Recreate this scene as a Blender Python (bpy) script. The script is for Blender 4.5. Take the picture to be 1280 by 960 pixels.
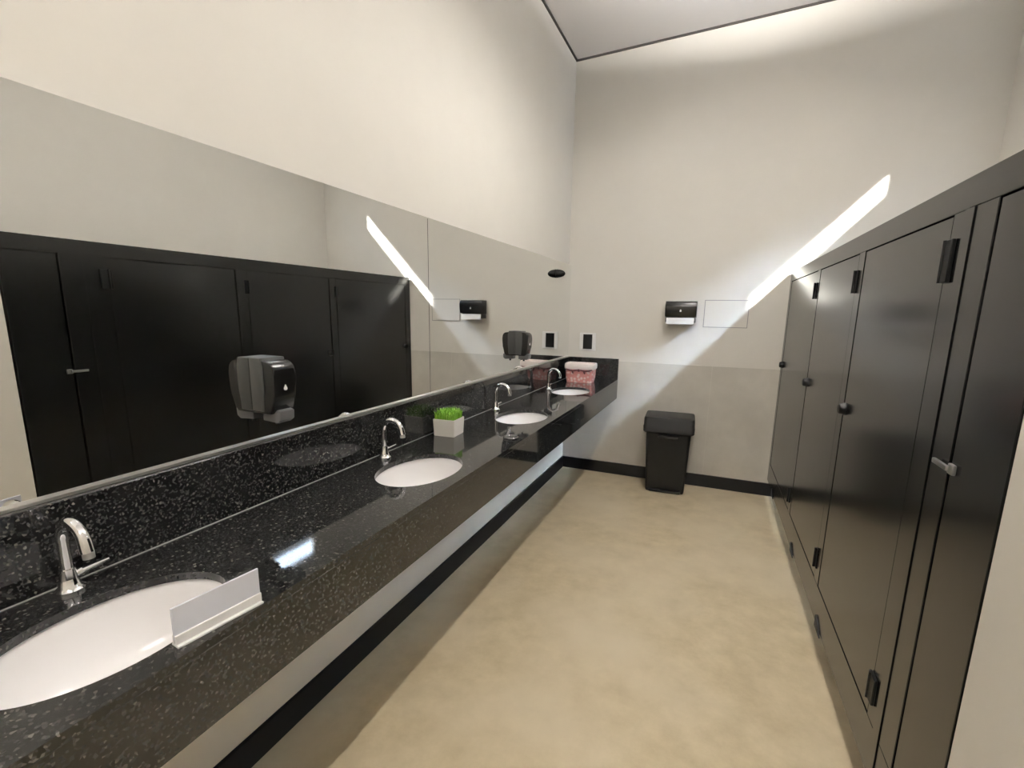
import bpy, bmesh, math, random
from mathutils import Vector, Matrix

S = bpy.context.scene
COL = S.collection
for o in list(bpy.data.objects):
    bpy.data.objects.remove(o)
R = math.radians
PI = math.pi

# ------------------------------------------------------------------ camera
YF = 4.283          # far wall
XR = 2.850          # wall behind the stalls
CEIL0, CEILS = 3.533, 0.039


def ceil_z(x):
    return CEIL0 + CEILS * x


cam_d = bpy.data.cameras.new('camera')
cam = bpy.data.objects.new('camera', cam_d)
COL.objects.link(cam)
yw, pt, rl = R(23.095), R(-10.643), R(0.838)
fw = Vector((-math.sin(yw) * math.cos(pt), math.cos(yw) * math.cos(pt), math.sin(pt)))
rt = Vector((math.cos(yw), math.sin(yw), 0))
up = rt.cross(fw)
rt2 = rt * math.cos(rl) + up * math.sin(rl)
up2 = -rt * math.sin(rl) + up * math.cos(rl)
M = Matrix((rt2, up2, -fw)).transposed().to_4x4()
M.translation = (1.286, 0, 1.468)
cam.matrix_world = M
cam_d.sensor_fit = 'HORIZONTAL'
cam_d.sensor_width = 36
cam_d.lens = 36 * 597.254 / 1280
cam_d.shift_y = 21.15 / 1280
cam_d.clip_start = 0.02
S.camera = cam

# ------------------------------------------------------------------ exposure, sky, sun
S.view_settings.view_transform = 'Standard'
S.view_settings.look = 'None'
S.view_settings.gamma = 1
S.view_settings.exposure = 0.18
S.view_settings.use_curve_mapping = False

W = bpy.data.worlds.new('sky')
S.world = W
W.use_nodes = True
bg = W.node_tree.nodes['Background']
bg.inputs['Color'].default_value = (0.66, 0.78, 1.0, 1)
SKY = 1350.0         # sky strength, shaped: low part dimmed to keep glow off upper far wall
wn_ = W.node_tree
tcw = wn_.nodes.new('ShaderNodeTexCoord')
sxw = wn_.nodes.new('ShaderNodeSeparateXYZ')
wn_.links.new(tcw.outputs['Generated'], sxw.inputs[0])
mrw = wn_.nodes.new('ShaderNodeMapRange')
mrw.inputs['From Min'].default_value = 0.55
mrw.inputs['From Max'].default_value = 0.70
mrw.inputs['To Min'].default_value = SKY * 0.03
mrw.inputs['To Max'].default_value = SKY
wn_.links.new(sxw.outputs['Z'], mrw.inputs['Value'])
mr2 = wn_.nodes.new('ShaderNodeMapRange')
mr2.inputs['From Min'].default_value = -1
mr2.inputs['From Max'].default_value = 1
wn_.links.new(sxw.outputs['Y'], mr2.inputs['Value'])
azr = wn_.nodes.new('ShaderNodeValToRGB')     # sky shaped by bearing to steer its light onto the far wall
for k, (p, v) in enumerate(((-.42, .03), (-.30, 1.0), (-.20, 1.0), (-.09, .38), (1.0, .38))):
    e = azr.color_ramp.elements[k] if k < 2 else azr.color_ramp.elements.new((p + 1) / 2)
    e.position = (p + 1) / 2
    e.color = (v, v, v, 1)
wn_.links.new(mr2.outputs[0], azr.inputs['Fac'])
mul = wn_.nodes.new('ShaderNodeMath')
mul.operation = 'MULTIPLY'
wn_.links.new(mrw.outputs[0], mul.inputs[0])
wn_.links.new(azr.outputs['Color'], mul.inputs[1])
wn_.links.new(mul.outputs[0], bg.inputs['Strength'])

SUN_R = 0.8         # how far the beam moves along the room per metre across
sun_d = bpy.data.lights.new('sun', 'SUN')
sun_d.energy = 40.0
sun_d.angle = R(1.4)
sun_d.color = (1.0, 0.97, 0.93)
sun = bpy.data.objects.new('sun', sun_d)
COL.objects.link(sun)
sdir = Vector((-1, SUN_R, -1.06))
sun.rotation_euler = sdir.to_track_quat('-Z', 'Y').to_euler()
sun.location = (6, 0, 6)

# slot window high in the wall behind the stalls
WY0, WY1 = YF - (XR - 1.46) * SUN_R, YF - (XR - 2.27) * SUN_R
WZ0, WZ1 = 2.296 + 1.06 * (XR - 2.27), 2.465 + 1.06 * (XR - 2.27)
por = bpy.data.lights.new('window_daylight', 'AREA')
por.shape = 'RECTANGLE'
por.size = WY1 - WY0
por.size_y = WZ1 - WZ0
por.cycles.is_portal = True
po = bpy.data.objects.new('window_daylight', por)
COL.objects.link(po)
po.location = (XR + 0.03, (WY0 + WY1) / 2, (WZ0 + WZ1) / 2)
po.rotation_euler = Vector((-1, 0, 0)).to_track_quat('-Z', 'Z').to_euler()

LAMP_E = 330.0       # ceiling batten diffusers
LAMP_C = (1.0, 0.95, 0.90)


# ------------------------------------------------------------------ helpers
def srgb(r, g, b):
    f = lambda c: c / 12.92 if c <= 0.04045 else ((c + 0.055) / 1.055) ** 2.4
    return (f(r / 255), f(g / 255), f(b / 255), 1)


def mat(name, col, rough=0.5, metal=0.0, spec=0.5, coat=0.0, emit=None, es=0):
    m = bpy.data.materials.new(name)
    m.use_nodes = True
    b = m.node_tree.nodes['Principled BSDF']
    b.inputs['Base Color'].default_value = col
    b.inputs['Roughness'].default_value = rough
    b.inputs['Metallic'].default_value = metal
    b.inputs['Specular IOR Level'].default_value = spec
    b.inputs['Coat Weight'].default_value = coat
    b.inputs['Coat Roughness'].default_value = 0.05
    if emit:
        b.inputs['Emission Color'].default_value = emit
        b.inputs['Emission Strength'].default_value = es
    return m


def nd(m, t, **k):
    n = m.node_tree.nodes.new(t)
    for a, v in k.items():
        setattr(n, a, v)
    return n


def lk(m, a, b):
    m.node_tree.links.new(a, b)


def noise_mat(name, c0, c1, scale, rough=0.5, detail=6, c2=None, scale2=1.2, bump=0.0, spec=0.5, rr=None):
    m = mat(name, c0, rough, spec=spec)
    b = m.node_tree.nodes['Principled BSDF']
    tc = nd(m, 'ShaderNodeTexCoord')
    n = nd(m, 'ShaderNodeTexNoise')
    n.inputs['Scale'].default_value = scale
    n.inputs['Detail'].default_value = detail
    n.inputs['Roughness'].default_value = 0.65
    lk(m, tc.outputs['Object'], n.inputs['Vector'])
    r = nd(m, 'ShaderNodeValToRGB')
    r.color_ramp.elements[0].position = 0.3
    r.color_ramp.elements[1].position = 0.7
    r.color_ramp.elements[0].color = c0
    r.color_ramp.elements[1].color = c1
    lk(m, n.outputs['Fac'], r.inputs['Fac'])
    out = r.outputs['Color']
    if c2:
        n2 = nd(m, 'ShaderNodeTexNoise')
        n2.inputs['Scale'].default_value = scale2
        n2.inputs['Detail'].default_value = 4
        lk(m, tc.outputs['Object'], n2.inputs['Vector'])
        r2 = nd(m, 'ShaderNodeValToRGB')
        r2.color_ramp.elements[0].position = 0.42
        r2.color_ramp.elements[1].position = 0.68
        lk(m, n2.outputs['Fac'], r2.inputs['Fac'])
        mx = nd(m, 'ShaderNodeMix', data_type='RGBA')
        lk(m, r2.outputs['Color'], mx.inputs[0])
        lk(m, out, mx.inputs[6])
        mx.inputs[7].default_value = c2
        out = mx.outputs[2]
    lk(m, out, b.inputs['Base Color'])
    if bump:
        bp = nd(m, 'ShaderNodeBump')
        bp.inputs['Strength'].default_value = bump
        bp.inputs['Distance'].default_value = 0.004
        lk(m, n.outputs['Fac'], bp.inputs['Height'])
        lk(m, bp.outputs['Normal'], b.inputs['Normal'])
    return m


def obj(name, bm, m, parent=None, smooth=False, loc=None, rot=None):
    me = bpy.data.meshes.new(name)
    bmesh.ops.recalc_face_normals(bm, faces=bm.faces[:])
    if smooth:
        for f in bm.faces:
            f.smooth = True
        for e in bm.edges:
            if len(e.link_faces) == 2 and e.calc_face_angle(0) > R(38):
                e.smooth = False
    bm.to_mesh(me)
    bm.free()
    o = bpy.data.objects.new(name, me)
    COL.objects.link(o)
    for k in (m if isinstance(m, (list, tuple)) else [m]):
        me.materials.append(k)
    if parent:
        o.parent = parent
    if loc:
        o.location = loc
    if rot:
        o.rotation_euler = rot
    return o


def tag(o, label=None, cat=None, group=None, kind=None):
    if label:
        o['label'] = label
    if cat:
        o['category'] = cat
    if group:
        o['group'] = group
    if kind:
        o['kind'] = kind
    return o


def thing(name, label, cat, loc=(0, 0, 0), rz=0, group=None):
    o = bpy.data.objects.new(name, None)
    o.empty_display_size = 0.05
    COL.objects.link(o)
    o.location = loc
    o.rotation_euler = (0, 0, rz)
    return tag(o, label, cat, group)


def copy_tree(o, parent=None):
    c = o.copy()
    COL.objects.link(c)
    c.parent = parent
    for ch in list(o.children):
        copy_tree(ch, c)
    return c


def box(bm, x0, x1, y0, y1, z0, z1, bev=0, seg=2):
    r = bmesh.ops.create_cube(bm, size=1)
    vs = r['verts']
    for v in vs:
        v.co = Vector((x0 + (v.co.x + .5) * (x1 - x0), y0 + (v.co.y + .5) * (y1 - y0), z0 + (v.co.z + .5) * (z1 - z0)))
    if bev:
        es = list({e for v in vs for e in v.link_edges})
        bmesh.ops.bevel(bm, geom=es, offset=bev, segments=seg, profile=0.5, affect='EDGES')
    return bm


def B(*a, **k):
    return box(bmesh.new(), *a, **k)


def lathe(bm, prof, seg=32, origin=(0, 0, 0), axis='Z'):
    """prof: list of (radius, height)"""
    rings = []
    for r, h in prof:
        ring = []
        if r < 1e-6:
            ring = [bm.verts.new((0, 0, h))]
        else:
            for i in range(seg):
                a = 2 * PI * i / seg
                ring.append(bm.verts.new((r * math.cos(a), r * math.sin(a), h)))
        rings.append(ring)
    for a, b in zip(rings, rings[1:]):
        if len(a) == 1 and len(b) == 1:
            continue
        for i in range(seg):
            j = (i + 1) % seg
            if len(a) == 1:
                bm.faces.new((a[0], b[i], b[j]))
            elif len(b) == 1:
                bm.faces.new((a[i], a[j], b[0]))
            else:
                bm.faces.new((a[i], a[j], b[j], b[i]))
    for ring, flip in ((rings[0], 1), (rings[-1], 0)):
        if len(ring) > 1:
            bm.faces.new(ring)
    vs = [v for r in rings for v in r]
    if axis == 'X':
        bmesh.ops.transform(bm, matrix=Matrix.Rotation(PI / 2, 4, 'Y'), verts=vs)
    elif axis == 'Y':
        bmesh.ops.transform(bm, matrix=Matrix.Rotation(-PI / 2, 4, 'X'), verts=vs)
    bmesh.ops.translate(bm, vec=Vector(origin), verts=vs)
    return bm


def tube(bm, pts, rad, seg=14):
    """rad: number or list"""
    pts = [Vector(p) for p in pts]
    rads = rad if isinstance(rad, (list, tuple)) else [rad] * len(pts)
    prev = None
    rings = []
    n = None
    for i, p in enumerate(pts):
        t = (pts[min(i + 1, len(pts) - 1)] - pts[max(i - 1, 0)]).normalized()
        if n is None:
            n = t.orthogonal().normalized()
        n = (n - t * n.dot(t)).normalized()
        b = t.cross(n)
        rings.append([bm.verts.new(p + (n * math.cos(2 * PI * k / seg) + b * math.sin(2 * PI * k / seg)) * rads[i]) for k in range(seg)])
    for a, b in zip(rings, rings[1:]):
        for k in range(seg):
            j = (k + 1) % seg
            bm.faces.new((a[k], a[j], b[j], b[k]))
    bm.faces.new(rings[0])
    bm.faces.new(rings[-1])
    return bm


def prism(bm, outline, y0, y1, bev=0, seg=2, plane='XZ'):
    """outline of (a, b) swept along the third axis"""
    def P(a, b, c):
        return {'XZ': (a, c, b), 'YZ': (c, a, b), 'XY': (a, b, c)}[plane]
    A = [bm.verts.new(P(a, b, y0)) for a, b in outline]
    C = [bm.verts.new(P(a, b, y1)) for a, b in outline]
    fs = [bm.faces.new(A), bm.faces.new(C)]
    n = len(A)
    for i in range(n):
        j = (i + 1) % n
        bm.faces.new((A[i], A[j], C[j], C[i]))
    if bev:
        es = [e for f in fs for e in f.edges]
        bmesh.ops.bevel(bm, geom=es, offset=bev, segments=seg, profile=0.5, affect='EDGES')
    return bm


def arc(cx, cz, r, a0, a1, n):
    return [(cx + r * math.cos(R(a0 + (a1 - a0) * i / n)), cz + r * math.sin(R(a0 + (a1 - a0) * i / n))) for i in range(n + 1)]


# ------------------------------------------------------------------ materials
m_paint = noise_mat('wall_paint', (0.675, 0.648, 0.590, 1), (0.70, 0.673, 0.615, 1), 3, 0.6, spec=0.3)
m_ceil = mat('ceiling_paint', (0.80, 0.775, 0.76, 1), 0.7, spec=0.2)
m_gap = mat('shadow_gap', (0.06, 0.055, 0.05, 1), 0.8)
m_floor = noise_mat('floor_porcelain', (0.46, 0.38, 0.245, 1), (0.62, 0.525, 0.36, 1), 7, 0.38, 8, (0.62, 0.535, 0.385, 1), 1.6, spec=0.4)
m_tile = noise_mat('wall_tile', (0.53, 0.505, 0.445, 1), (0.62, 0.59, 0.525, 1), 5.0, 0.4, 8, (0.50, 0.475, 0.42, 1), 2.0)
m_base = mat('black_skirting', (0.005, 0.005, 0.006, 1), 0.45, spec=.25)
m_lam = noise_mat('black_laminate', (0.006, 0.006, 0.006, 1), (0.008, 0.008, 0.0078, 1), 60, 0.2, 3, spec=0.5)
m_hw = mat('black_hardware', (0.003, 0.003, 0.003, 1), 0.5, spec=.2)
m_latch = mat('grey_latch', (0.30, 0.30, 0.30, 1), 0.3, 0.9)
m_mirror = mat('mirror_silver', (0.93, 0.94, 0.93, 1), 0.0, 1.0)
m_alu = mat('brushed_aluminium', (0.72, 0.71, 0.69, 1), 0.3, 0.9)
m_chrome = mat('chrome', (0.86, 0.86, 0.87, 1), 0.07, 1.0)
m_cer = mat('white_ceramic', (0.90, 0.88, 0.87, 1), 0.12, spec=0.5)
m_plast = mat('black_plastic', (0.005, 0.005, 0.005, 1), 0.22, spec=.4)
m_binp = mat('bin_plastic', (0.005, 0.005, 0.005, 1), 0.45, spec=.28)
m_greyp = mat('grey_plastic', (0.09, 0.09, 0.09, 1), 0.35)
m_smoke = mat('dark_grey_plastic', (0.05, 0.052, 0.05, 1), 0.35)
m_white = mat('white_plastic', (0.80, 0.79, 0.77, 1), 0.35)
m_paper = mat('white_paper', (0.85, 0.84, 0.83, 1), 0.8)
m_pot = mat('cream_pot', (0.82, 0.79, 0.72, 1), 0.35)
m_drain = mat('dark_drain', (0.02, 0.02, 0.02, 1), 0.5)


def granite():
    m = mat('black_granite', (0.012, 0.012, 0.012, 1), 0.05, spec=0.55)
    b = m.node_tree.nodes['Principled BSDF']
    tc = nd(m, 'ShaderNodeTexCoord')
    v = nd(m, 'ShaderNodeTexVoronoi')
    v.inputs['Scale'].default_value = 205
    lk(m, tc.outputs['Object'], v.inputs['Vector'])
    sep = nd(m, 'ShaderNodeSeparateColor')
    lk(m, v.outputs['Color'], sep.inputs[0])
    r = nd(m, 'ShaderNodeValToRGB')
    els = r.color_ramp.elements
    els[0].position, els[0].color = 0.0, (0.007, 0.007, 0.007, 1)
    els[1].position, els[1].color = 1.0, (0.11, 0.105, 0.092, 1)
    for p, c in ((0.66, (0.010, 0.010, 0.010, 1)), (0.84, (0.030, 0.030, 0.029, 1)), (0.95, (0.045, 0.043, 0.039, 1))):
        e = els.new(p)
        e.color = c
    lk(m, sep.outputs[0], r.inputs['Fac'])
    lk(m, r.outputs['Color'], b.inputs['Base Color'])
    return m


m_gran = granite()


def glass_thin(name, tint, fac):
    m = bpy.data.materials.new(name)
    m.use_nodes = True
    nt = m.node_tree
    nt.nodes.clear()
    out = nd(m, 'ShaderNodeOutputMaterial')
    tr = nd(m, 'ShaderNodeBsdfTransparent')
    tr.inputs[0].default_value = tint
    gl = nd(m, 'ShaderNodeBsdfGlossy')
    gl.inputs['Roughness'].default_value = 0.02
    mx = nd(m, 'ShaderNodeMixShader')
    mx.inputs[0].default_value = fac
    lk(m, tr.outputs[0], mx.inputs[1])
    lk(m, gl.outputs[0], mx.inputs[2])
    lk(m, mx.outputs[0], out.inputs[0])
    return m


m_pane = glass_thin('window_glass', (0.97, 0.99, 0.99, 1), 0.05)


def frosted():
    m = bpy.data.materials.new('frosted_acrylic')
    m.use_nodes = True
    nt = m.node_tree
    b = nt.nodes['Principled BSDF']
    b.inputs['Base Color'].default_value = (0.80, 0.82, 0.90, 1)
    b.inputs['Roughness'].default_value = 0.2
    tr = nd(m, 'ShaderNodeBsdfTransparent')
    mx = nd(m, 'ShaderNodeMixShader')
    mx.inputs[0].default_value = 0.8
    lk(m, tr.outputs[0], mx.inputs[1])
    lk(m, b.outputs[0], mx.inputs[2])
    lk(m, mx.outputs[0], nt.nodes['Material Output'].inputs[0])
    return m


m_acr = frosted()

# ------------------------------------------------------------------ the room
Y0 = -1.6
struct = lambda name, bm, m: tag(obj(name, bm, m), kind='structure')
struct('floor', B(-0.1, XR + .1, Y0 - .1, YF + .1, -0.08, 0), m_floor)
bm = bmesh.new()
prism(bm, [(-.1, ceil_z(-.1)), (XR + .1, ceil_z(XR + .1)), (XR + .1, 3.80), (-.1, 3.80)], Y0 - .1, YF + .1)
struct('ceiling', bm, m_ceil)
struct('wall_left', B(-.1, 0, Y0 - .1, YF + .1, 0, 3.75), m_paint)
struct('wall_far', B(0, XR + .1, YF, YF + .1, 0, 3.75), m_paint)
struct('wall_back', B(0, XR + .1, Y0 - .1, Y0, 0, 3.75), m_paint)
NS = 1.139                                    # where the stalls begin
struct('wall_near', B(1.804, XR, Y0, NS, 0, 3.75), m_paint)
bm = bmesh.new()
T = .03
box(bm, XR, XR + T, Y0, YF, 0, WZ0)
box(bm, XR, XR + T, Y0, YF, WZ1, 3.75)
box(bm, XR, XR + T, Y0, WY0, WZ0, WZ1)
box(bm, XR, XR + T, WY1, YF, WZ0, WZ1)
struct('wall_right', bm, m_paint)
bm = bmesh.new()
f_ = .004
box(bm, XR + .018, XR + .029, WY0, WY1, WZ0, WZ0 + f_)
box(bm, XR + .018, XR + .029, WY0, WY1, WZ1 - f_, WZ1)
box(bm, XR + .018, XR + .029, WY0, WY0 + f_, WZ0, WZ1)
box(bm, XR + .018, XR + .029, WY1 - f_, WY1, WZ0, WZ1)
wn = struct('window_1', bm, m_white)
obj('pane', B(XR + .022, XR + .025, WY0, WY1, WZ0, WZ1), m_pane, wn)

# stone-look wainscot on the far wall, one slab joint
bm = bmesh.new()
box(bm, 0, 1.26, YF - .008, YF, .105, 1.043)
box(bm, 1.2615, XR, YF - .008, YF, .105, 1.043)
struct('trim_1', bm, m_tile)
# dark shadow gap under the ceiling, left and far
bm = bmesh.new()
box(bm, 0, .012, Y0, YF, CEIL0 - .012, CEIL0 + .004)
struct('trim_2', bm, m_gap)
bm = bmesh.new()
prism(bm, [(0, CEIL0 - .014), (XR, ceil_z(XR) - .014), (XR, ceil_z(XR) + .002), (0, CEIL0 + .002)], YF - .010, YF)
struct('trim_3', bm, m_gap)
struct('baseboard_left', B(0, .014, Y0, YF, 0, .105), m_base)
struct('baseboard_far', B(.014, XR, YF - .022, YF, 0, .105), m_base)

# ------------------------------------------------------------------ mirrors
MZ0, MZ1 = 1.064, 1.882
for a, b, lab in ((-.30, 1.953, 'large frameless wall mirror nearest the camera reflecting the black stalls'),
                  (1.957, YF, 'frameless wall mirror beyond the vertical seam, running into the far corner')):
    t = thing('wall_mirror', lab, 'mirror', (0, (a + b) / 2, MZ0), group='frameless mirrors above the counter')
    h = (b - a) / 2
    obj('glass', B(.014, .020, -h, h, .006, MZ1 - MZ0), m_mirror, t)
    obj('backing', B(0, .014, -h + .002, h - .002, .006, MZ1 - MZ0 - .002), m_smoke, t)
    obj('ledge_line', B(0, .034, -h, h, .0005, .007), m_alu, t)  # strip added to draw the bright line of the reflecting ledge

# ------------------------------------------------------------------ vanity counter
XC, ZC = .490, .880
CY0 = -.06
BAS = [(.298, .442), (.298, 1.450), (.298, 2.465), (.290, 3.465)]
BX, BY = .142, .200
van = thing('vanity_counter', 'long black speckled granite vanity counter with four oval basin cutouts along mirror wall', 'counter', (0, 0, 0))


def slab_with_holes(z0, z1):
    bm = bmesh.new()
    N = 64
    ys = [CY0] + [(BAS[i][1] + BAS[i + 1][1]) / 2 for i in range(3)] + [YF]
    for i, (cx, cy) in enumerate(BAS):
        ya, yb = ys[i], ys[i + 1]
        inner = {0: [], 1: []}
        outer = {0: [], 1: []}
        for k in range(N):
            a = 2 * PI * k / N
            c, s = math.cos(a), math.sin(a)
            # perimeter point of the cell along the ray
            tx = ((XC - cx) if c > 0 else (cx - .001)) / max(abs(c), 1e-9)
            ty = ((yb - cy) if s > 0 else (cy - ya)) / max(abs(s), 1e-9)
            t = min(tx, ty)
            for q, z in ((0, z0), (1, z1)):
                inner[q].append(bm.verts.new((cx + BX * c, cy + BY * s, z)))
                outer[q].append(bm.verts.new((cx + t * c, cy + t * s, z)))
        corners = [(XC, yb), (.001, yb), (.001, ya), (XC, ya)]
        for q, z in ((0, z0), (1, z1)):
            for k in range(N):
                j = (k + 1) % N
                bm.faces.new((inner[q][k], outer[q][k], outer[q][j], inner[q][j]))
                # corner triangle where the two perimeter points lie on different sides
                p, r = outer[q][k].co, outer[q][j].co
                if abs(p.x - r.x) > 1e-6 and abs(p.y - r.y) > 1e-6:
                    cc = min(corners, key=lambda w: (Vector((w[0], w[1], z)) - (p + r) / 2).length)
                    v = bm.verts.new((cc[0], cc[1], z))
                    bm.faces.new((outer[q][k], v, outer[q][j]))
        for k in range(N):
            j = (k + 1) % N
            bm.faces.new((inner[0][k], inner[0][j], inner[1][j], inner[1][k]))
    # outer rim
    box(bm, XC - .001, XC, CY0, YF, z0, z1 - .0002)
    box(bm, .001, XC, CY0, CY0 + .001, z0, z1 - .0002)
    return bm


bm = slab_with_holes(ZC - .018, ZC)
obj('countertop', bm, m_gran, van)
obj('apron', B(XC - .03, XC, CY0, YF, .707, ZC - .0184, bev=.0015, seg=1), m_gran, van)
obj('backsplash', B(.001, .05, CY0, YF - .001, ZC + .0004, MZ0, bev=.0015, seg=1), m_gran, van)
obj('joint_line', tube(bmesh.new(), [(.051, CY0, ZC + .001), (.051, YF - .023, ZC + .001)], .0017, 6), mat('grey_joint', (.22, .215, .20, 1), .4), van)['label'] = 'pale joint line'  # thin pale line where countertop and backsplash meet
obj('side_backsplash', B(.0504, XC, YF - .022, YF, ZC + .0004, MZ0, bev=.0015, seg=1), m_gran, van)

# ------------------------------------------------------------------ basins
BL = ['oval white undermount basin nearest the camera beside the frosted sign',
      'oval white undermount basin beside the planter box of green grass',
      'oval white undermount basin just beyond the small round counter ring',
      'oval white undermount basin farthest away, in front of the pink basket']


def make_basin():
    t = thing('sink_basin', BL[0], 'sink', (0, 0, 0), group='undermount basins in the counter')
    bm = bmesh.new()
    prof = [(1.10, 0.0), (1.02, 0.0), (1.0, -.006), (.985, -.03), (.95, -.065), (.86, -.105), (.66, -.135), (.40, -.148), (.16, -.152)]
    under = [(.16, -.162), (.45, -.160), (.70, -.147), (.92, -.115), (1.0, -.07), (1.04, -.02), (1.10, -.012)]
    N = 56
    rings = []
    for s, z in prof + under:
        rings.append([bm.verts.new(((BX + .004) * s * math.cos(2 * PI * k / N), (BY + .004) * s * math.sin(2 * PI * k / N), z)) for k in range(N)])
    rings.append(rings[0])
    for a, b in zip(rings, rings[1:]):
        for k in range(N):
            j = (k + 1) % N
            bm.faces.new((a[k], a[j], b[j], b[k]))
    obj('bowl', bm, m_cer, t, smooth=True)
    bm = bmesh.new()
    lathe(bm, [(0, -.160), (.032, -.160), (.032, -.1495), (.026, -.1475), (.018, -.149), (.014, -.154), (0, -.154)], 28)
    obj('drain', bm, m_chrome, t, smooth=True)
    return t


b0 = make_basin()
for i, (x, y) in enumerate(BAS):
    b = b0 if i == 0 else copy_tree(b0)
    b.location = (x, y, ZC - .0185)
    b['label'] = BL[i]

# ------------------------------------------------------------------ taps
FL = ['chrome gooseneck tap behind the nearest basin, low at the left of the mirror',
      'chrome gooseneck tap behind the basin next to the grass planter',
      'chrome gooseneck tap behind the basin past the counter ring',
      'chrome gooseneck tap in front of the pink basket at the far end']


def make_tap():
    t = thing('basin_tap', FL[0], 'tap', group='chrome taps on the counter')
    bm = bmesh.new()
    lathe(bm, [(0, 0), (.026, 0), (.026, .006), (.019, .012), (.015, .03), (.0135, .05), (0, .05)], 28)
    obj('base', bm, m_chrome, t, smooth=True)
    bm = bmesh.new()
    rr, zc = .043, .116
    pts = [(0, 0, .045), (0, 0, .08)] + [(rr - rr * math.cos(R(a)), 0, zc + rr * math.sin(R(a))) for a in range(0, 171, 10)]
    pts.append((2 * rr + .004, 0, zc - .010))
    n = len(pts)
    obj('spout', tube(bm, pts, [.0105 + .002 * max(0, (i - n + 6) / 6) for i in range(n)], 18), m_chrome, t, smooth=True)
    bm = bmesh.new()
    tube(bm, [(2 * rr + .004, 0, zc - .010), (2 * rr + .005, 0, zc - .022)], .010, 16)
    obj('aerator', bm, m_alu, t, smooth=True)
    bm = bmesh.new()
    tube(bm, [(0, .010, .030), (0, .024, .033)], .0095, 16)
    tube(bm, [(0, .022, .032), (.002, .072, .036)], [.0065, .0045], 12)
    obj('lever', bm, m_chrome, t, smooth=True)
    return t


f0 = make_tap()
for i, (x, y) in enumerate(((.085, .475), (.092, 1.50), (.088, 2.56), (.120, 3.44))):
    f = f0 if i == 0 else copy_tree(f0)
    f.location = (x, y, ZC)
    f['label'] = FL[i]

# ------------------------------------------------------------------ things on the counter
# grass planter
pl = thing('grass_planter', 'small cream box planter of short bright green artificial grass on black counter', 'planter', (.130, 1.940, ZC), R(4))
hw, hh = .056, .082
bm = bmesh.new()
o_ = [(-1, -1), (1, -1), (1, 1), (-1, 1)]
lv = [(.94, 0), (1.0, hh), (.90, hh), (.88, hh - .02)]
rings = [[bm.verts.new((a * hw * s, b * hw * s, z)) for a, b in o_] for s, z in lv]
bm.faces.new(rings[0])
bm.faces.new(rings[-1])
for a, b in zip(rings, rings[1:]):
    for k in range(4):
        bm.faces.new((a[k], a[(k + 1) % 4], b[(k + 1) % 4], b[k]))
bmesh.ops.bevel(bm, geom=[e for e in bm.edges], offset=.002, segments=2, affect='EDGES')
obj('box', bm, m_pot, pl, smooth=True)
m_grass = noise_mat('grass_blades', (0.10, 0.30, 0.02, 1), (0.32, 0.58, 0.06, 1), 60, 0.5)
rnd = random.Random(4)
bm = bmesh.new()
for i in range(950):
    x, y = rnd.uniform(-.050, .050), rnd.uniform(-.050, .050)
    a = rnd.uniform(0, 2 * PI)
    lean = rnd.uniform(0, .022)
    h = rnd.uniform(.026, .054) * (1.0 - 0.25 * (abs(x) + abs(y)) / .108)
    w = .0022
    d = Vector((math.cos(a), math.sin(a), 0))
    s = Vector((-d.y, d.x, 0)) * w
    p0 = Vector((x, y, hh - .016))
    p1 = p0 + d * lean * .35 + Vector((0, 0, h * .6 + .016))
    p2 = p0 + d * lean * 1.2 + Vector((0, 0, h + .016))
    v = [bm.verts.new(q) for q in (p0 - s, p0 + s, p1 + s * .8, p1 - s * .8, p2)]
    bm.faces.new((v[0], v[1], v[2], v[3]))
    bm.faces.new((v[3], v[2], v[4]))
gr = obj('grass', bm, m_grass, pl)
gr['kind'] = 'stuff'
gr['label'] = 'bright green grass'

# counter ring
cr = thing('counter_ring', 'small round dark waste hole ring set in the counter front edge beyond the planter', 'waste chute', (.428, 2.005, ZC))
bm = bmesh.new()
lathe(bm, [(.024, 0.0003), (.036, 0.0003), (.036, .006), (.033, .009), (.027, .009), (.024, .006)], 36)
obj('collar', bm, mat('dark_steel', (.18, .18, .18, 1), .25, 1.0), cr, smooth=True)
bm = bmesh.new()
lathe(bm, [(0, .0003), (.0245, .0003), (.0245, .003), (0, .003)], 30)
obj('flap', bm, m_drain, cr, smooth=True)

# frosted sign by the first basin
sg = thing('counter_sign', 'blank frosted acrylic sign standing at front edge beside the nearest basin', 'sign', (.466, .532, ZC), R(-7))
bm = bmesh.new()
box(bm, -.002, .002, -.079, .079, .012, .074, bev=.0008, seg=1)
obj('plate', bm, m_acr, sg)
bm = bmesh.new()
box(bm, -.010, .012, -.079, .079, 0.0, .0045, bev=.001, seg=1)
box(bm, .0022, .0060, -.079, .079, .0045, .022, bev=.0008, seg=1)
box(bm, -.0060, -.0022, -.079, .079, .0045, .022, bev=.0008, seg=1)
obj('holder', bm, m_white, sg)

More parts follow.
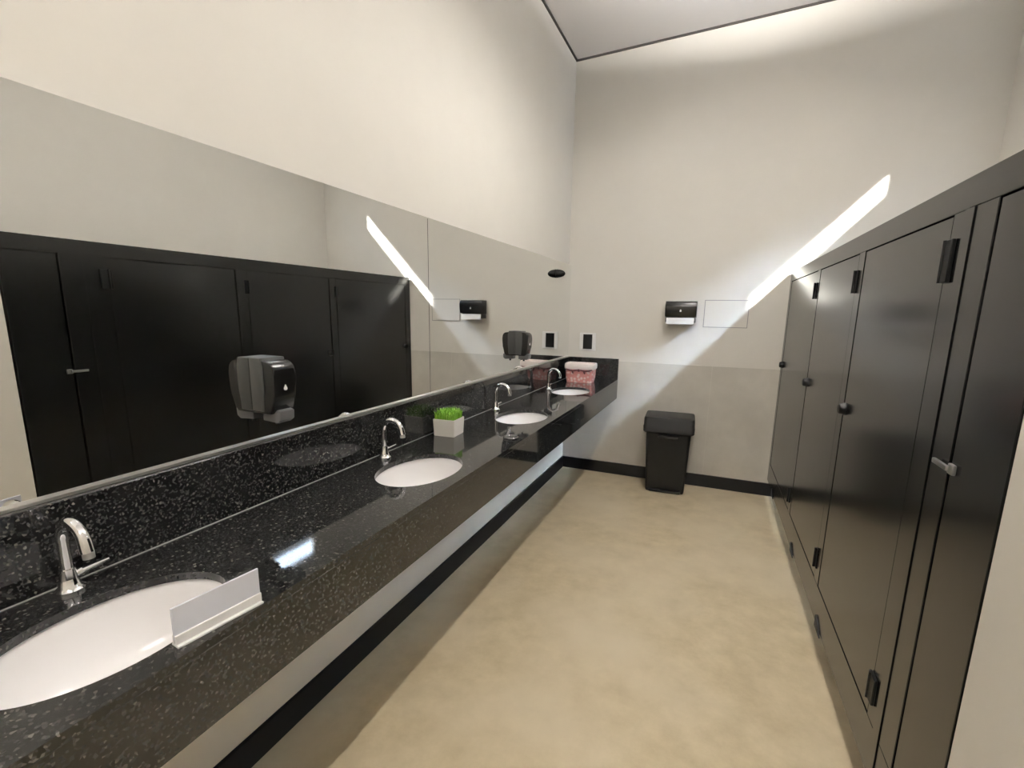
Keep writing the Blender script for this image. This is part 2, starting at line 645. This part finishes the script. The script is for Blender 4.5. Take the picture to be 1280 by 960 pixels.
# pink basket at the far end
bk = thing('lined_basket', 'pink patterned basket with white cloth liner and dark red bow trim at far counter end', 'basket', (.225, 3.985, ZC), R(3))
m_pink = mat('pink_fabric', (0.75, 0.30, 0.27, 1), 0.8)
b_ = m_pink.node_tree.nodes['Principled BSDF']
tc = nd(m_pink, 'ShaderNodeTexCoord')
vo = nd(m_pink, 'ShaderNodeTexVoronoi')
vo.inputs['Scale'].default_value = 34
lk(m_pink, tc.outputs['Object'], vo.inputs['Vector'])
rp = nd(m_pink, 'ShaderNodeValToRGB')
rp.color_ramp.elements[0].position, rp.color_ramp.elements[0].color = .28, (0.86, 0.66, 0.62, 1)
rp.color_ramp.elements[1].position, rp.color_ramp.elements[1].color = .44, (0.74, 0.32, 0.29, 1)
lk(m_pink, vo.outputs['Distance'], rp.inputs['Fac'])
lk(m_pink, rp.outputs['Color'], b_.inputs['Base Color'])
m_liner = mat('white_liner', (0.86, 0.76, 0.70, 1), 0.85)
m_bow = mat('dark_red_ribbon', (0.13, 0.03, 0.035, 1), 0.6)


def rrect(hx, hy, r, n=5):
    out = []
    for cx, cy, a in ((hx - r, hy - r, 0), (-hx + r, hy - r, 90), (-hx + r, -hy + r, 180), (hx - r, -hy + r, 270)):
        out += arc(cx, cy, r, a, a + 90, n)
    return out


def loft(bm, levels, cap0=True, cap1=True):
    rings = [[bm.verts.new((x, y, z)) for x, y in pts] for pts, z in levels]
    n = len(rings[0])
    for a, b in zip(rings, rings[1:]):
        for k in range(n):
            bm.faces.new((a[k], a[(k + 1) % n], b[(k + 1) % n], b[k]))
    if cap0:
        bm.faces.new(rings[0])
    if cap1:
        bm.faces.new(rings[-1])
    return bm


bm = bmesh.new()
loft(bm, [(rrect(.108, .070, .02), 0), (rrect(.116, .077, .022), .04), (rrect(.120, .080, .022), .118), (rrect(.110, .070, .02), .118), (rrect(.104, .066, .02), .03)])
obj('basket_body', bm, m_pink, bk, smooth=True)
bm = bmesh.new()


def scal(hx, hy, amp, nper):
    p = rrect(hx, hy, .022, 12)
    return p


top = rrect(.124, .084, .024, 12)
n = len(top)
lv = []
for q, (s, z) in enumerate(((1.0, .112), (1.03, .122), (1.03, .148), (1.0, .160), (.93, .158), (.90, .13))):
    lv.append(([(x * s, y * s) for x, y in top], z))
loft(bm, lv, False, False)
bmesh.ops.holes_fill(bm, edges=[])
obj('liner', bm, m_liner, bk, smooth=True)
bm = bmesh.new()
# swag ribbon with a bow on the front
for sx in (-1, 1):
    tube(bm, [(sx * .012, -.084, .108), (sx * .05, -.087, .101), (sx * .085, -.087, .106), (sx * .112, -.082, .113)], [.006, .006, .007, .005], 8)
    tube(bm, [(sx * .05 - .004, -.088, .100), (sx * .05, -.090, .088), (sx * .05 + .004, -.088, .076)], [.007, .009, .003], 8)
lathe(bm, [(0, -.008), (.010, -.006), (.012, 0), (.010, .006), (0, .008)], 12, (0, -.088, .106), 'Y')
obj('ribbon', bm, m_bow, bk, smooth=True)
# folded towels inside
bm = bmesh.new()
box(bm, -.095, .095, -.058, .058, .031, .148, bev=.012, seg=3)
obj('folded_towel', bm, m_liner, bk, smooth=True)

# ------------------------------------------------------------------ soap dispensers on the mirror
SL = ['black wall soap dispenser fixed to mirror above the backsplash, left of second tap',
      'black wall soap dispenser fixed low on mirror near the far corner']


def make_soap():
    t = thing('soap_dispenser', SL[0], 'soap dispenser', group='soap dispensers on the mirror')
    hwy = .040
    # side outline in x-z, swept along y
    out = [(0, .022), (.068, .022), (.080, .034), (.090, .08), (.094, .13)] + arc(.066, .150, .028, -10, 90, 8) + [(.0, .184)]
    bm = bmesh.new()
    prism(bm, out, -hwy, hwy, bev=.006, seg=3)
    obj('cover', bm, m_plast, t, smooth=True)
    bm = bmesh.new()
    out2 = [(.0, .030), (.045, .030), (.052, .10), (.052, .165), (.045, .188), (0, .188)]
    prism(bm, out2, -hwy - .004, hwy + .004, bev=.003, seg=2)
    obj('back_plate', bm, m_smoke, t, smooth=True)
    bm = bmesh.new()
    prism(bm, [(.020, -.002), (.078, -.006), (.092, .004), (.094, .030), (.074, .036), (.020, .030)], -.026, .026, bev=.003, seg=2)
    obj('push_lever', bm, m_greyp, t, smooth=True)['label'] = 'grey push lever'
    bm = bmesh.new()
    pts = [(0, .012)] + arc(0, 0, .0055, 40, -220, 14)
    prism(bm, [(a, b) for a, b in pts], .0918, .0945, plane='YZ')
    e = obj('drop_emblem', bm, m_white, t)
    e.location = (-.0005, 0, .098)
    e['label'] = 'white drop emblem'
    bm = bmesh.new()
    tube(bm, [(.05, 0, -.002), (.05, 0, -.016)], .007, 12)
    obj('nozzle', bm, m_hw, t, smooth=True)
    return t


s0 = make_soap()
for i, (y, z) in enumerate(((1.028, 1.134), (3.045, 1.148))):
    s = s0 if i == 0 else copy_tree(s0)
    s.location = (.0205, y, z)
    s['label'] = SL[i]

# small black knob near the top of the mirror
kn = thing('mirror_knob', 'small black round knob fixed near top of the mirror at far corner', 'knob', (.0205, 3.86, 1.776))
bm = bmesh.new()
lathe(bm, [(0, 0), (.030, 0), (.034, .003), (.034, .012), (0, .012)], 32, axis='X')
obj('mount', bm, m_hw, kn, smooth=True)
bm = bmesh.new()
lathe(bm, [(0, .0122), (.032, .0122)] + [(.032 * math.cos(R(a)), .0125 + .062 * math.sin(R(a))) for a in range(10, 81, 10)] + [(0, .0745)], 32, axis='X')
obj('cap', bm, m_hw, kn, smooth=True)

# ------------------------------------------------------------------ on the far wall
# paper towel dispenser
tw = thing('towel_dispenser', 'black paper towel dispenser with white towel hanging, on the far wall', 'towel dispenser', (.985, YF, 1.365))
hx = .122
out = [(0, .07), (-.060, .07), (-.100, .078), (-.112, .10), (-.112, .155)] + arc(-.080, .172, .030, 180, 90, 6) + [(0, .202)]
bm = bmesh.new()
prism(bm, [(a, b) for a, b in out], -hx, hx, bev=.008, seg=3, plane='YZ')
obj('cover', bm, m_plast, tw, smooth=True)
bm = bmesh.new()
prism(bm, [(0, .030), (-.085, .030), (-.100, .046), (-.100, .070), (0, .070)], -hx + .006, hx - .006, bev=.004, seg=2, plane='YZ')
obj('tray', bm, m_smoke, tw, smooth=True)
bm = bmesh.new()
box(bm, -hx + .014, hx - .014, -.106, -.100, .018, .069, bev=.001, seg=1)
box(bm, -hx + .020, hx - .020, -.100, -.075, .016, .031, bev=.002, seg=1)
obj('paper_towel', bm, m_paper, tw)['label'] = 'white paper towel'
bm = bmesh.new()
pts = [(0, .014)] + arc(0, 0, .007, 40, -220, 12)
prism(bm, pts, -.1145, -.111, plane='XZ')
e = obj('drop_emblem', bm, m_white, tw)
e.location = (0, 0, .124)
e['label'] = 'white drop emblem'

# socket
sk = thing('wall_socket', 'white plate with black socket on the far wall above the counter end', 'socket', (.200, YF, 1.206))
bm = bmesh.new()
box(bm, -.075, .075, -.009, 0, -.079, .079, bev=.003, seg=2)
obj('plate', bm, m_white, sk)
bm = bmesh.new()
box(bm, -.042, .042, -.013, -.008, -.066, .066, bev=.002, seg=2)
obj('insert', bm, m_hw, sk)['label'] = 'black socket insert'

# access panel
ap = thing('access_panel', 'pale flush access panel with thin edge right of the towel dispenser', 'access panel', (1.325, YF, 1.470))
bm = bmesh.new()
W_, H_ = .165, .110
for x0, x1, z0, z1 in ((-W_, W_, H_ - .005, H_), (-W_, W_, -H_, -H_ + .005), (-W_, -W_ + .005, -H_, H_), (W_ - .005, W_, -H_, H_)):
    box(bm, x0, x1, -.004, 0, z0, z1)
obj('frame', bm, mat('grey_edge', (.30, .29, .28, 1), .6), ap)
obj('panel', B(-W_ + .006, W_ - .006, -.006, 0, -H_ + .006, H_ - .006), m_paint, ap)

# waste bin
bn = thing('waste_bin', 'black plastic waste bin with lid standing by the far wall', 'bin', (.972, 4.095, 0), R(3))
bm = bmesh.new()
loft(bm, [(rrect(.150, .112, .02), 0), (rrect(.154, .116, .022), .02), (rrect(.176, .134, .026), .52), (rrect(.168, .126, .024), .52), (rrect(.146, .108, .022), .03)])
obj('body', bm, m_binp, bn, smooth=True)
bm = bmesh.new()
loft(bm, [(rrect(.186, .140, .026), .505), (rrect(.198, .150, .030), .515), (rrect(.200, .152, .030), .560), (rrect(.196, .148, .030), .568),
          (rrect(.196, .148, .030), .622), (rrect(.190, .142, .028), .636), (rrect(.170, .122, .026), .641)])
obj('lid', bm, m_binp, bn, smooth=True)
bm = bmesh.new()
box(bm, -.075, .075, -.160, -.122, .470, .492, bev=.006, seg=2)
obj('grip', bm, m_binp, bn, smooth=True)
bm = bmesh.new()
box(bm, -.125, .125, -.140, -.108, .004, .026, bev=.005, seg=2)
obj('foot_rail', bm, m_binp, bn, smooth=True)

# ------------------------------------------------------------------ toilet stalls
SA = math.atan(.016)
SX = 1.822
ZB, ZT, DB, DT = .140, 1.793, .292, 1.714
TH = .032
DOORS = [(1.150, 1.362, 'lo'), (1.580, 2.312, 'lo'), (2.405, 3.150, 'lo'), (3.235, 4.185, 'lo')]
fr = thing('stall_front', 'black laminate stall front framing the four doors along the right side', 'stall partition', (SX, 0, 0), SA)


def gy(y):
    return y


YE = YF - .012
obj('header', B(0, TH, NS + .002, YE, DT + .005, ZT, bev=.0015, seg=1), m_lam, fr)
obj('gap_blocker', B(TH + .0005, TH + .014, NS + .002, YE, DT - .03, DT + .03), m_lam, fr)  # strips added behind the gaps so the bright wall doesn't show through
obj('bottom_rail', B(0, TH, NS + .002, YE, ZB, DB - .005, bev=.0015, seg=1), m_lam, fr)
edges = [(DOORS[i][1] + .010, DOORS[i + 1][0] - .004) for i in range(3)] + [(DOORS[3][1] + .008, YE)]
for a, b in edges:
    obj('pilaster', B(0, TH, a, b, DB - .0046, DT + .0046, bev=.0015, seg=1), m_lam, fr)
    obj('gap_blocker', B(TH + .0005, TH + .014, a - .025, min(b + .025, YE), ZB, DT - .0305), m_lam, fr)
obj('cover_strip', B(-.003, -.0002, 1.468, 1.512, ZB, DT + .004, bev=.001, seg=1), m_lam, fr)
for a in (1.40, 2.235, 2.965, 3.9):
    bm = bmesh.new()
    prism(bm, [(.10, .001), (.135, .001), (.135, ZB + .04), (.004, ZB + .012), (.004, ZB - .004), (.03, ZB - .035), (.10, ZB - .045)], a - .018, a + .018, bev=.002, seg=1)
    bmesh.ops.translate(bm, verts=bm.verts[:], vec=(TH - .002, 0, 0))
    obj('foot', bm, m_hw, fr)
    bm = bmesh.new()
    prism(bm, [(a - .07, ZB - .008), (a + .03, ZB - .008), (a + .03, ZB + .042), (a + .015, ZB + .042)], -.006, -.0002, plane='YZ')
    obj('notch_shade', bm, m_hw, fr)  # black wedge painted in for the dark gap beneath the rail
for a in (1.47, 2.36, 3.20):
    xr = XR - SX + .016 * a - .004
    obj('divider', B(TH + .0145, xr, a - .014, a + .014, ZB, ZT - .002), m_lam, fr)

DL = ['narrow black stall door beside the near white wall',
      'second black stall door from the near white wall, with big upper hinge',
      'third black stall door from the near white wall, between two latches',
      'black stall door farthest away, meeting the far wall']
for i, (a, b, k) in enumerate(DOORS):
    t = thing('stall_door', DL[i], 'door', (SX - .016 * a, a, 0), SA, group='black stall doors')
    w = b - a
    obj('panel', B(.001, TH - .001, 0, w, DB, DT, bev=.0012, seg=1), m_lam, t)
    if i > 0:
        for z in (.385, 1.605):
            bm = bmesh.new()
            big = i == 1
            hz = (.052 if z > 1 else .042) if big else .045
            if big:
                box(bm, -.009, .0005, -.042, .012, z - hz, z + hz, bev=.002, seg=1)
            else:
                box(bm, -.004, .0005, -.028, .006, z - hz, z + hz, bev=.001, seg=1)
            tube(bm, [(-.008, -.004, z - hz), (-.008, -.004, z + hz)], .0055, 10)
            obj('hinge', bm, m_hw, t, smooth=True)
    bm = bmesh.new()
    if i == 0:
        box(bm, -.014, -.006, w - .012, w + .062, 1.124, 1.136, bev=.002, seg=2)
        box(bm, -.008, .0012, w - .028, w - .004, 1.118, 1.142, bev=.002, seg=1)
        obj('latch', bm, m_latch, t, smooth=True)['label'] = 'grey latch bar'
    else:
        lathe(bm, [(0, .001), (.025, .001), (.025, -.006), (.022, -.010), (.021, -.019), (.017, -.023), (0, -.024)], 24, axis='X')
        bmesh.ops.translate(bm, verts=bm.verts[:], vec=(0, w - .018, 1.095))
        obj('latch_knob', bm, m_hw, t, smooth=True)

# ------------------------------------------------------------------ ceiling lamps (above the frame)
m_dif = mat('lamp_diffuser', (0.9, 0.9, 0.9, 1), 0.5, emit=(*LAMP_C, 1), es=LAMP_E)
m_up = mat('lamp_upper_diffuser', (0.9, 0.9, 0.9, 1), 0.5, emit=(1.0, 0.97, 0.945, 1), es=1250)
LL = ['slim white ceiling batten lamp over the middle of the aisle', 'slim white ceiling batten lamp behind the camera end of the aisle']
LX = 1.36
for i, y in enumerate((2.42, -0.55)):
    t = thing('ceiling_lamp', LL[i], 'lamp', (LX, y, ceil_z(LX) - .38), group='ceiling batten lamps')
    bm = bmesh.new()
    box(bm, -.042, -.037, -.42, .42, -.004, .056, bev=.001, seg=1)
    box(bm, .037, .042, -.42, .42, -.004, .056, bev=.001, seg=1)
    box(bm, -.042, .042, -.42, -.4115, -.004, .056, bev=.001, seg=1)
    box(bm, -.042, .042, .4115, .42, -.004, .056, bev=.001, seg=1)
    box(bm, -.037, .037, -.4115, .4115, .012, .040)
    obj('housing', bm, m_white, t)
    bm = bmesh.new()
    box(bm, -.015, .015, -.41, .41, .004, .0115)
    obj('diffuser', bm, m_dif, t)
    obj('upper_diffuser', B(-.036, .036, -.41, .41, .0405, .048), m_up, t)
    for yy in (-.36, .36):
        obj('hanging_wire', tube(bmesh.new(), [(0, yy, .04), (0, yy, .382)], .0015, 6), m_hw, t)
